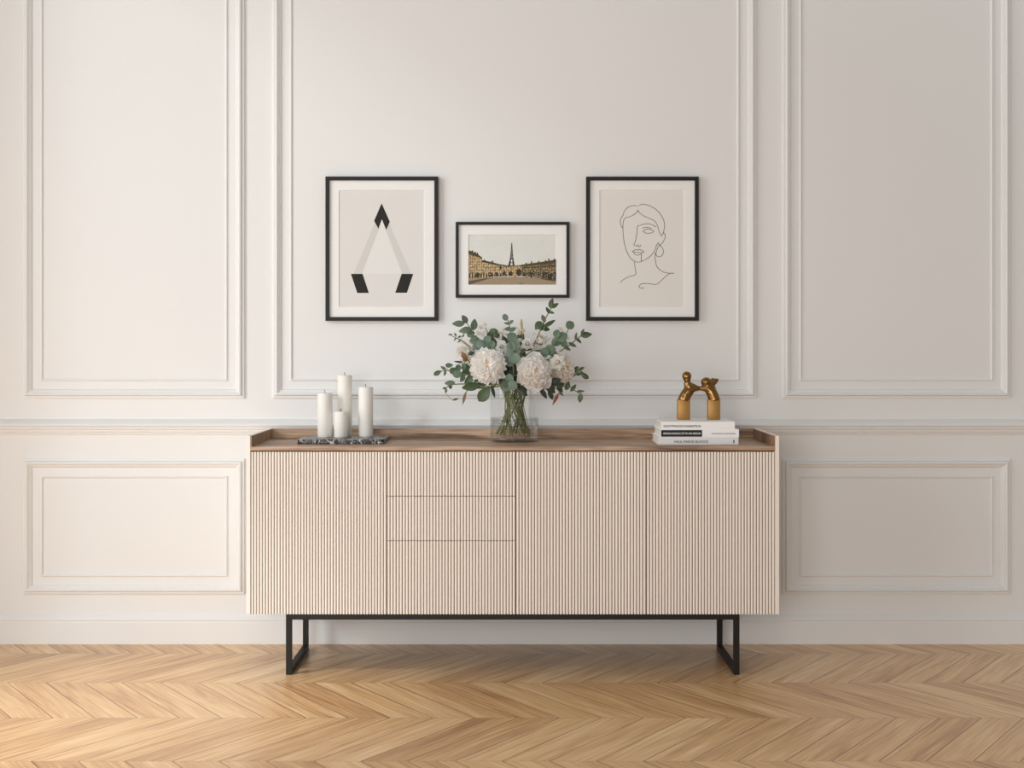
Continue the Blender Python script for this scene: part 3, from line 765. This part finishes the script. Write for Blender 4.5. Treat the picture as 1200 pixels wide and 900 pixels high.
def petal(m, base, axis, side, L, W, t0, t1, ruff=0.08, cup=0.35, mi=0, seed=0):
    """petal growing from base; starts at angle t0 from the flower axis and bends to t1 at the tip"""
    n1 = axis; rad = side; bin_ = axis.cross(rad).normalized()
    NU, NV = 5, 6; vs = []; fs = []; p = Vector(base)
    rows = []
    for i in range(NV + 1):
        v = i / NV; a = t0 + (t1 - t0) * v
        dirn = n1 * math.cos(a) + rad * math.sin(a)
        nr = -n1 * math.sin(a) + rad * math.cos(a)      # outward normal side
        if i: p = p + dirn * (L / NV)
        w = W * (0.28 + 0.72 * math.sin(math.pi * 0.5 * min(1, v * 1.25)) ** 1.2) * (1 if v < 0.8 else (1 - ((v - 0.8) / 0.2) ** 2 * 0.45))
        for j in range(NU):
            u = j / (NU - 1) * 2 - 1
            off = nr * (-(u * u) * W * cup * 0.5) + dirn * (-(u * u) * L * 0.10 * v)
            rz = mnoise.noise(Vector((u * 2.3 + seed * 7.1, v * 2.0, seed * 3.3))) * ruff * L * v
            vs.append(p + bin_ * u * w * 0.5 + off + nr * rz + dirn * rz * 0.6)
    for i in range(NV):
        for j in range(NU - 1):
            a = i * NU + j; fs.append((a, a + 1, a + NU + 1, a + NU))
    m.add(vs, fs, mi)

def bloom(label, px, py, D, Rpx, axis, kind, name='peony', cat='flower', group='white blooms in the bouquet', mats=('petal', 'petal_cream', 'petal_gap_shade')):
    pitch = FPX / D; Rm = Rpx / pitch
    axis = Vector(axis).normalized(); c0 = P(px, py, D)
    base = c0 - axis * Rm * 0.45
    u = axis.orthogonal().normalized(); v = axis.cross(u)
    rr = random.Random(int(px * 13 + py))
    path = catmull(stem_path(base - axis * 0.012, (base + axis * 0.004,)), 6)
    root = thing(name, label, cat, path[-1], group)
    m = MB(); m.tube(path, 0.0022, 7)
    # green calyx
    m.tube([base - axis * 0.006, base + axis * 0.004, base + axis * 0.010], [0.003, Rm * 0.25, Rm * 0.34], 10)
    m.build('stem', 'stem', root, smooth=True, origin=path[-1])
    pm = MB()
    def ring(n_, a0, a1, ln, w, mi, ruff, cup):
        off = rr.random() * 6.28
        for k in range(n_):
            a = off + 2 * math.pi * k / n_ + rr.uniform(-.12, .12)
            sd = u * math.cos(a) + v * math.sin(a); j = rr.uniform(.92, 1.06)
            petal(pm, base + sd * Rm * 0.05, axis, sd, Rm * ln * j, Rm * w * rr.uniform(.9, 1.1), math.radians(a0 + rr.uniform(-6, 6)), math.radians(a1 + rr.uniform(-10, 10)), ruff, cup, mi, rr.random() * 50)
    def dome(n_, rad, flat, maxpol, ln, w, lean0, lean1, ruff, cup, cen):
        # short petals set in a spiral over a rounded heart
        bm = bmesh.new(); bmesh.ops.create_icosphere(bm, subdivisions=2, radius=1.0)
        pm.add([cen + (v2.co - axis * v2.co.dot(axis) * (1 - flat)) * rad * 0.9 for v2 in bm.verts], [tuple(x.index for x in f.verts) for f in bm.faces], 2); bm.free()
        for k in range(n_):
            cz = 1 - (k + .5) / n_ * (1 - math.cos(math.radians(maxpol))); po = math.acos(cz)
            az = k * 2.39996 + rr.uniform(-.15, .15)
            sd = u * math.cos(az) + v * math.sin(az)
            nrm = axis * math.cos(po) + sd * math.sin(po); tang = (sd * math.cos(po) - axis * math.sin(po))
            p = cen + (axis * math.cos(po) * flat + sd * math.sin(po)) * rad * 0.86
            petal(pm, p, nrm, tang, Rm * ln * rr.uniform(.85, 1.15), Rm * w * rr.uniform(.85, 1.15), math.radians(lean0 + rr.uniform(-14, 14)), math.radians(lean1 + rr.uniform(-18, 18)), ruff, cup, 0 if rr.random() < .75 else 1, rr.random() * 50)
    if kind == 'pompom':      # round head of many small notched petals
        ring(16, 98, 84, 1.04, .42, 0, .12, .5); ring(16, 88, 72, 1.0, .42, 0, .12, .5)
        dome(150, Rm * .74, .72, 92, .34, .30, 62, 30, .22, .6, base + axis * Rm * .12)
    elif kind == 'ruffle':    # broad outer petals, dense ruffled heart
        ring(6, 100, 86, 1.08, .85, 0, .14, .5); ring(7, 88, 70, 1.0, .75, 0, .16, .5); ring(12, 78, 58, .92, .48, 0, .18, .5)
        dome(48, Rm * .62, .82, 95, .40, .50, 60, 10, .36, .9, base + axis * Rm * .20)
    else:                      # open bloom
        for a_ in ((6, 95, 70, 1.05, .85, 0), (6, 75, 45, 1.0, .75, 0), (6, 52, 20, .95, .62, 0), (5, 32, -5, .9, .5, 1), (4, 15, -20, .8, .4, 1)): ring(*a_, .16, .5)
    pm.build('petals', [mats[0], mats[1], mats[2] if len(mats) > 2 else 'petal_gap_shade'], root, smooth=True, origin=c0)
    return root

def spray(label, blossoms, D, stem_px, size=4.0, name='filler_flower', mat='petal_cream'):
    """a stem with tiny open blossoms"""
    pts = [P(x, y, D) for x, y in stem_px]
    cv = catmull(pts[:-1] + stem_path(pts[-1]), 6)
    root = thing(name, label, 'flower', cv[-1], 'small filler flowers in the bouquet')
    m = MB(); m.tube(cv, 0.0013, 6); pitch = FPX / D
    cs = []
    for (x, y) in blossoms:
        c1 = P(x, y, D + R.uniform(-.015, .01)); near = min(cv, key=lambda p: (p - c1).length)
        m.tube([near, (near + c1) / 2 + Vector((0, .004, -.002)), c1 + Vector((0, .003, 0))], 0.0007, 5); cs.append(c1)
    m.build('stem', 'stem', root, smooth=True, origin=cv[-1])
    for c1 in cs:
        f = MB(); ax = Vector((R.uniform(-.5, .5), -1, R.uniform(-.1, .8))).normalized(); u = ax.orthogonal().normalized(); v = ax.cross(u)
        o = R.random() * 6
        for lay, (n_, a0, a1, sc) in enumerate(((5, 85, 55, 1), (5, 50, 10, .8))):
            for k in range(n_):
                a = o + lay + 2 * math.pi * k / n_; sd = u * math.cos(a) + v * math.sin(a)
                petal(f, c1, ax, sd, size / pitch * sc, size / pitch * .8 * sc, math.radians(a0), math.radians(a1), .1, .5, 0, R.random() * 30)
        f.build('blossom', mat, root, smooth=True, origin=c1)
    return root

# --- big blooms
bloom('largest white pompom peony, front left of the bouquet', 570.5, 428.0, 4.765, 21.5, (-0.22, -1, 0.18), 'pompom')
bloom('creamy white ruffled peony with broad outer petals, front centre of the bouquet', 627.0, 436.0, 4.755, 22.0, (0.12, -1, 0.12), 'ruffle')
bloom('pale cream peony tucked at the right edge of the bouquet', 661.5, 431.5, 4.83, 18.0, (0.75, -1, 0.05), 'ruffle', mats=('petal_cream', 'petal_cream'))
bloom('white open peony in the upper right of the bouquet', 633.5, 398.5, 4.86, 14.5, (0.25, -0.8, 0.75), 'open')
bloom('white open peony at the upper left edge, behind the pompom peony', 544.5, 411.0, 4.90, 16.5, (-0.8, -0.9, 0.35), 'open')
bloom('small white rose between the pompom peony and the round eucalyptus leaves', 588.0, 406.0, 4.84, 7.5, (-0.1, -1, 0.3), 'open', name='rose')
bloom('small white bud flower right of the round eucalyptus leaves', 618.0, 402.5, 4.83, 8.0, (-0.1, -1, 0.5), 'open', name='rose')
bloom('small white tulip-like bloom over the cream peony on the right', 653.0, 424.0, 4.77, 9.5, (-0.2, -1, 0.35), 'open', name='rose')
# --- filler flowers
spray('cream filler flowers above the pompom peony', [(563, 384), (569, 380), (574, 387), (566, 392), (572, 396), (560, 391)], 4.90, [(569, 384), (574, 398), (584, 430)], 3.6)
spray('cream filler flowers left of the round eucalyptus leaves', [(588, 391), (591, 386), (585, 397), (594, 392), (583, 390)], 4.91, [(589, 389), (591, 404), (595, 432)], 3.4)
spray('cream filler flowers right of the round eucalyptus leaves', [(608, 391), (613, 388), (609, 399), (610, 408), (606, 384)], 4.88, [(609, 386), (608, 410), (607, 432)], 3.2)
spray('pale filler flowers beside the upper right peony', [(657, 385), (649, 396), (666, 397), (660, 388), (664, 402)], 4.89, [(658, 388), (650, 405), (625, 432)], 3.0)
spray('white filler flowers below the left open peony', [(549, 424), (555, 420), (557, 430), (548, 414), (553, 437)], 4.86, [(548, 420), (558, 436), (588, 446)], 3.2)
# --- straw tip
sprig('slender straw-coloured plume rising in the centre of the bouquet', [(611, 374), (612, 385), (610, 430)], 4.87, [(611, 380, 12, 3.2, 95), (613, 388, 8, 2.5, 80), (609, 388, 7, 2.5, 110)], 'straw', 'lance', name='grass_plume', part='plume', group=None)

# --- eucalyptus sprigs
sprig('eucalyptus sprig with large oval leaves at the top left of the bouquet', [(544, 376), (551, 384), (557, 396), (580, 425)], 4.86,
      [(537, 379.3, 14.5, 7, 0), (544.5, 374, 11, 7, -58), (555.6, 380.3, 13.5, 8, 82), (545, 387, 15, 7.5, 12), (551.5, 391.5, 10, 8, 30), (556, 397, 9, 8, 60)], 'euca')
sprig('eucalyptus sprig with grey-green round leaves behind the pompom peony', [(553, 396), (565, 402), (578, 412), (590, 432)], 4.84,
      [(556.5, 399, 12.5, 9, 5), (563, 403, 11, 10, 20), (571, 398, 11, 9, 70), (559, 406, 11, 8, -10), (568, 407, 12, 9, 10), (576, 404, 10, 8, 50)], 'euca_grey', 'round', mats=['euca_grey'])
sprig('tiny-leaved eucalyptus twig at the far upper left of the bouquet', [(527, 392), (534, 396), (545, 402), (585, 436)], 4.89,
      [(528, 392, 5, 2.2, 10), (533.5, 392, 5, 2.4, -60), (539, 394.5, 5, 2.4, 10), (533, 398, 4, 1.8, 50), (538, 400, 5, 2.2, 40), (543, 393, 5, 2.2, 70)], 'euca', 'lance')
sprig('green leafy sprig rising between the pompom peony and the round leaves', [(580, 387), (579, 398), (584, 432)], 4.87,
      [(578, 389.5, 11, 9, 35), (573.5, 392, 6, 6, 80), (582, 393, 8, 6, -10), (579.5, 401, 12, 6, 105), (576, 397, 7, 4, 60)], 'green')
sprig('eucalyptus sprig rising straight up at the top centre of the bouquet', [(592, 369), (596, 378), (598, 390), (600, 432)], 4.88,
      [(592.3, 371.8, 8.5, 6.8, -58), (594, 379, 7.5, 3, -12), (599.3, 377.2, 6.5, 4, 38), (595, 385.5, 8, 5, 5), (601, 386, 8, 5, 30)], 'euca')
sprig('column of big round grey-green eucalyptus leaves in the bouquet centre', [(601, 390), (602, 405), (601, 422), (601, 440)], 4.79,
      [(600.5, 395.5, 12, 13, 60), (602.5, 404.5, 13, 13, 100), (599, 406, 12, 11, 160), (604.5, 411, 12, 11, 20), (598.5, 414, 12, 12, 200), (603, 420, 13, 13, -70), (597, 424, 11, 11, 220)], 'euca_grey', 'round', mats=['euca_grey'])
sprig('tallest eucalyptus sprig reaching up at the top right of the bouquet', [(647, 351), (645.5, 362), (638, 375), (632, 390), (615, 430)], 4.85,
      [(646, 355, 12, 5.5, 72), (650.2, 358, 10, 5, 32), (642, 363.5, 9, 4, -62), (646.8, 366.2, 6, 3, -18), (636.8, 373, 10, 5, -68), (631, 381.5, 12, 8.5, 52), (644, 379, 16, 4.8, 30), (640, 385.5, 9, 5.5, -15), (635, 383, 9, 8, 70)], 'euca', 'ovate', mats=['green'])
sprig('eucalyptus sprig arching to the right with a round tip leaf', [(667, 379), (664, 390), (654, 398), (640, 412), (615, 436)], 4.82,
      [(668, 381, 10.5, 10, 40), (652.5, 391, 10, 8.5, 85), (659, 395, 13, 11, 30), (652, 401, 12, 10, 0), (644.5, 410.5, 14, 11, 20), (638.5, 413, 11, 10, 60), (648, 414, 9, 8, -40), (661, 403, 9, 8, -20)], 'euca_grey', 'round', mats=['euca'])
sprig('eucalyptus twig with a pointed leaf at the far upper right of the bouquet', [(690, 391), (679, 395), (668, 404), (650, 416), (618, 440)], 4.88,
      [(687, 392.3, 13.5, 7.2, 4), (682.8, 388.5, 7, 3.2, 62), (675, 394, 9.5, 3, 82), (678, 399, 10, 3.2, -42), (671, 404, 10.5, 4, -28), (664.5, 408, 10, 4.2, -33)], 'euca', 'ovate', mats=['green'])
sprig('eucalyptus sprig reaching out at the middle left edge of the bouquet', [(511, 438), (522, 434), (534, 436), (552, 440), (588, 446)], 4.84,
      [(512.7, 437, 10, 5.5, 28), (519.5, 431.2, 7.5, 3.5, -32), (521.5, 437.3, 7, 3, 76), (526.5, 428, 9, 5.5, 0), (531, 434.5, 9, 8.5, 40), (536, 438.5, 11, 9, 10), (542, 443.5, 9.5, 6, 62), (543.5, 429.5, 10, 5, 82), (551, 444, 8, 6.5, 40), (537, 431, 8, 7, 80)], 'euca')
sprig('small eucalyptus twig at the lower left edge of the bouquet', [(521, 459), (526, 452), (540, 450), (590, 450)], 4.86,
      [(527, 449, 12.5, 6, 3), (527.8, 453.5, 5, 4, -60), (521, 455, 5.5, 3, 5), (523, 458.5, 4.5, 2.2, 80), (534, 468, 7.5, 2.4, 15)], 'euca')
sprig('eucalyptus sprig at the middle right edge of the bouquet', [(688, 442), (680, 435), (668, 442), (618, 448)], 4.86,
      [(675, 433.5, 10, 7, 62), (681.5, 432, 7.5, 3.6, 30), (684.7, 440, 12.5, 6, -38), (678, 438.5, 6, 4, 10), (672, 438, 6, 4, 60)], 'euca', mats=['green'])
sprig('small eucalyptus twig at the lower right of the bouquet', [(683, 463), (674, 458), (662, 452), (616, 452)], 4.84,
      [(665, 452, 11, 6, 70), (672, 454.5, 10.5, 4.5, 52), (680.5, 458.5, 9.5, 2.8, 0), (680, 466.5, 11, 6, 82), (657.5, 461, 8.5, 2.6, -45), (658, 451, 9, 6, 40)], 'euca', mats=['green'])
sprig('grey-green heart-shaped leaf pair low in the bouquet centre', [(597, 445), (597, 456), (599, 464)], 4.77,
      [(592, 452.5, 12, 12, 215), (600.5, 451.5, 12, 11, -35), (597, 444, 12, 10, 90)], 'euca_grey', 'round', mats=['euca_grey'])
# --- broad dark leaves
sprig('broad green leaf pointing down left under the pompom peony', [(560, 467), (570, 458), (580, 450), (596, 452)], 4.765, [(567.5, 462, 21, 13, 52)], 'green', name='broad_leaf', part='blade', group='broad leaves under the blooms')
sprig('broad dark leaf pointing left under the pompom peony', [(542, 454), (556, 452), (580, 452)], 4.80, [(551.5, 453, 21, 10, 10), (563, 452, 12, 7, 0)], 'green', name='broad_leaf', part='blade', group='broad leaves under the blooms')
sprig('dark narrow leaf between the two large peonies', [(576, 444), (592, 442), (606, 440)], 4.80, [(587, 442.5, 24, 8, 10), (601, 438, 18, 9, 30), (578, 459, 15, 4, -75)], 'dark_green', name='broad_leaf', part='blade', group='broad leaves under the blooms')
sprig('dark leafy stem under the cream peony at lower right', [(650, 466), (642, 454), (628, 452)], 4.81,
      [(637, 461, 15, 5.5, -58), (645, 455, 16, 9, -50), (651, 447, 13, 9, 20), (656, 455, 12, 5, -55), (634, 452, 14, 8, -20), (645, 463, 12, 5, -60)], 'dark_green', name='leafy_stem', group='dark foliage inside the bouquet')
rf = random.Random(11)
def filler(label, cx, cy, n_, spread, D, mat='dark_green'):
    lv = []
    for k in range(n_):
        a = rf.uniform(0, 360); r = spread * math.sqrt(rf.random())
        lv.append((cx + r * math.cos(math.radians(a)) * 1.25, cy - r * math.sin(math.radians(a)) * 0.8, rf.uniform(11, 18), rf.uniform(6, 9), a + rf.uniform(-40, 40)))
    sprig(label, [(cx, cy - spread * .5), (cx, cy + 6), (600, 452)], D, lv, mat, name='leafy_stem', group='dark foliage inside the bouquet')
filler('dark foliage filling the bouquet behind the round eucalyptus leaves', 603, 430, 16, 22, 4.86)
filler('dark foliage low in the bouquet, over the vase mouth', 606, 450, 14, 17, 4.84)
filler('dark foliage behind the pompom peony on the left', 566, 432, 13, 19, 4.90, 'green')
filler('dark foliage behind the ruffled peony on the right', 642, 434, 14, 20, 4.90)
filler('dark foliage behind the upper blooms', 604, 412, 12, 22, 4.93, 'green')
# --- rust and bronze leaves
sprig('rust-red curled leaf hanging at the lower right of the bouquet', [(653, 464), (655, 458), (640, 450), (616, 452)], 4.82, [(651, 468, 16, 3.8, 62)], 'rust', 'lance', name='rust_leaf', part='blade', group='rust-coloured leaves in the bouquet')
sprig('rust-brown leaf hanging at the lower left of the bouquet', [(546, 461), (552, 456), (588, 452)], 4.83, [(544, 467, 16, 3.4, 76)], 'bronze_leaf', 'lance', name='rust_leaf', part='blade', group='rust-coloured leaves in the bouquet')
sprig('bronze-brown leaf pair over the left open peony', [(543, 413), (548, 421), (560, 436), (590, 448)], 4.82,
      [(543.5, 416.5, 10, 6, -62), (545.5, 421, 7, 6, 30), (552.5, 414, 8, 5, 15, 1), (537, 424, 11, 2.4, -5, 1)], 'bronze_leaf', mats=['bronze_leaf', 'dark_green'], name='rust_leaf', group='rust-coloured leaves in the bouquet')

# ------------------------------------------------------------------ camera
cam = bpy.data.cameras.new('camera'); co = bpy.data.objects.new('camera', cam); COL.objects.link(co)
co.location = (0, CAMY, CAMZ); co.rotation_euler = (math.pi / 2, 0, 0)
cam.sensor_width = 36; cam.lens = 36 * FPX / 1200
cam.shift_x = -(VX - 600) / 1200; cam.shift_y = -(450 - VY) / 1200
cam.clip_start = 0.1; cam.clip_end = 60
scene.camera = co

# ------------------------------------------------------------------ light
def sun(name, d, e, ang, col):
    l = bpy.data.lights.new(name, 'SUN'); l.energy = e; l.angle = math.radians(ang); l.color = col
    o = bpy.data.objects.new(name, l); COL.objects.link(o)
    o.rotation_euler = Vector(d).to_track_quat('-Z', 'Y').to_euler(); o.location = (-4, -4, 4); return o
sun('window_sun', (0.92, 1.0, -0.54), 0.46, 9, (0.80, 0.92, 1.0))
l = bpy.data.lights.new('window_skylight', 'AREA'); l.shape = 'RECTANGLE'; l.size = 2.4; l.size_y = WH - 0.1; l.energy = 92; l.color = (1.0, 0.985, 0.97)
o = bpy.data.objects.new('window_skylight', l); COL.objects.link(o); o.location = (LX - 0.8, -2.25, WH / 2)
o.rotation_euler = Vector((1, 0, 0)).to_track_quat('-Z', 'Z').to_euler()
l = bpy.data.lights.new('floor_patch_spot', 'SPOT'); l.energy = 390; l.color = (0.93, 0.97, 1.0); l.spot_size = math.radians(21); l.spot_blend = 0.85; l.shadow_soft_size = 0.12  # added spot imitating a sun patch on the left floor
o = bpy.data.objects.new('floor_patch_spot', l); COL.objects.link(o); o.location = (-3.4, -2.3, 4.0)
o.rotation_euler = (Vector((-1.16, -0.92, 0)) - o.location).to_track_quat('-Z', 'Y').to_euler()
l = bpy.data.lights.new('rear_fill_light', 'AREA'); l.shape = 'RECTANGLE'; l.size = 3.0; l.size_y = 2.2; l.energy = 136; l.color = (1.0, 0.985, 0.97)  # added fill from behind the camera, not a known window
o = bpy.data.objects.new('rear_fill_light', l); COL.objects.link(o); o.location = (-1.6, -7.6, 1.25)
o.rotation_euler = (Vector((-0.3, 0, 0.7)) - o.location).to_track_quat('-Z', 'Z').to_euler()
w = bpy.data.worlds.new('room_ambient'); scene.world = w; w.use_nodes = True
bgn = w.node_tree.nodes['Background']; bgn.inputs[0].default_value = (1.0, 0.97, 0.945, 1); bgn.inputs[1].default_value = 0.32
scene.view_settings.view_transform = 'Standard'
scene.view_settings.look = 'None'
scene.view_settings.exposure = 0.08
scene.cycles.transparent_max_bounces = 32
scene.cycles.diffuse_bounces = 8
scene.cycles.max_bounces = 16
scene.cycles.use_light_tree = False
for o in bpy.data.objects:
    if '_w' in o.keys(): del o['_w']
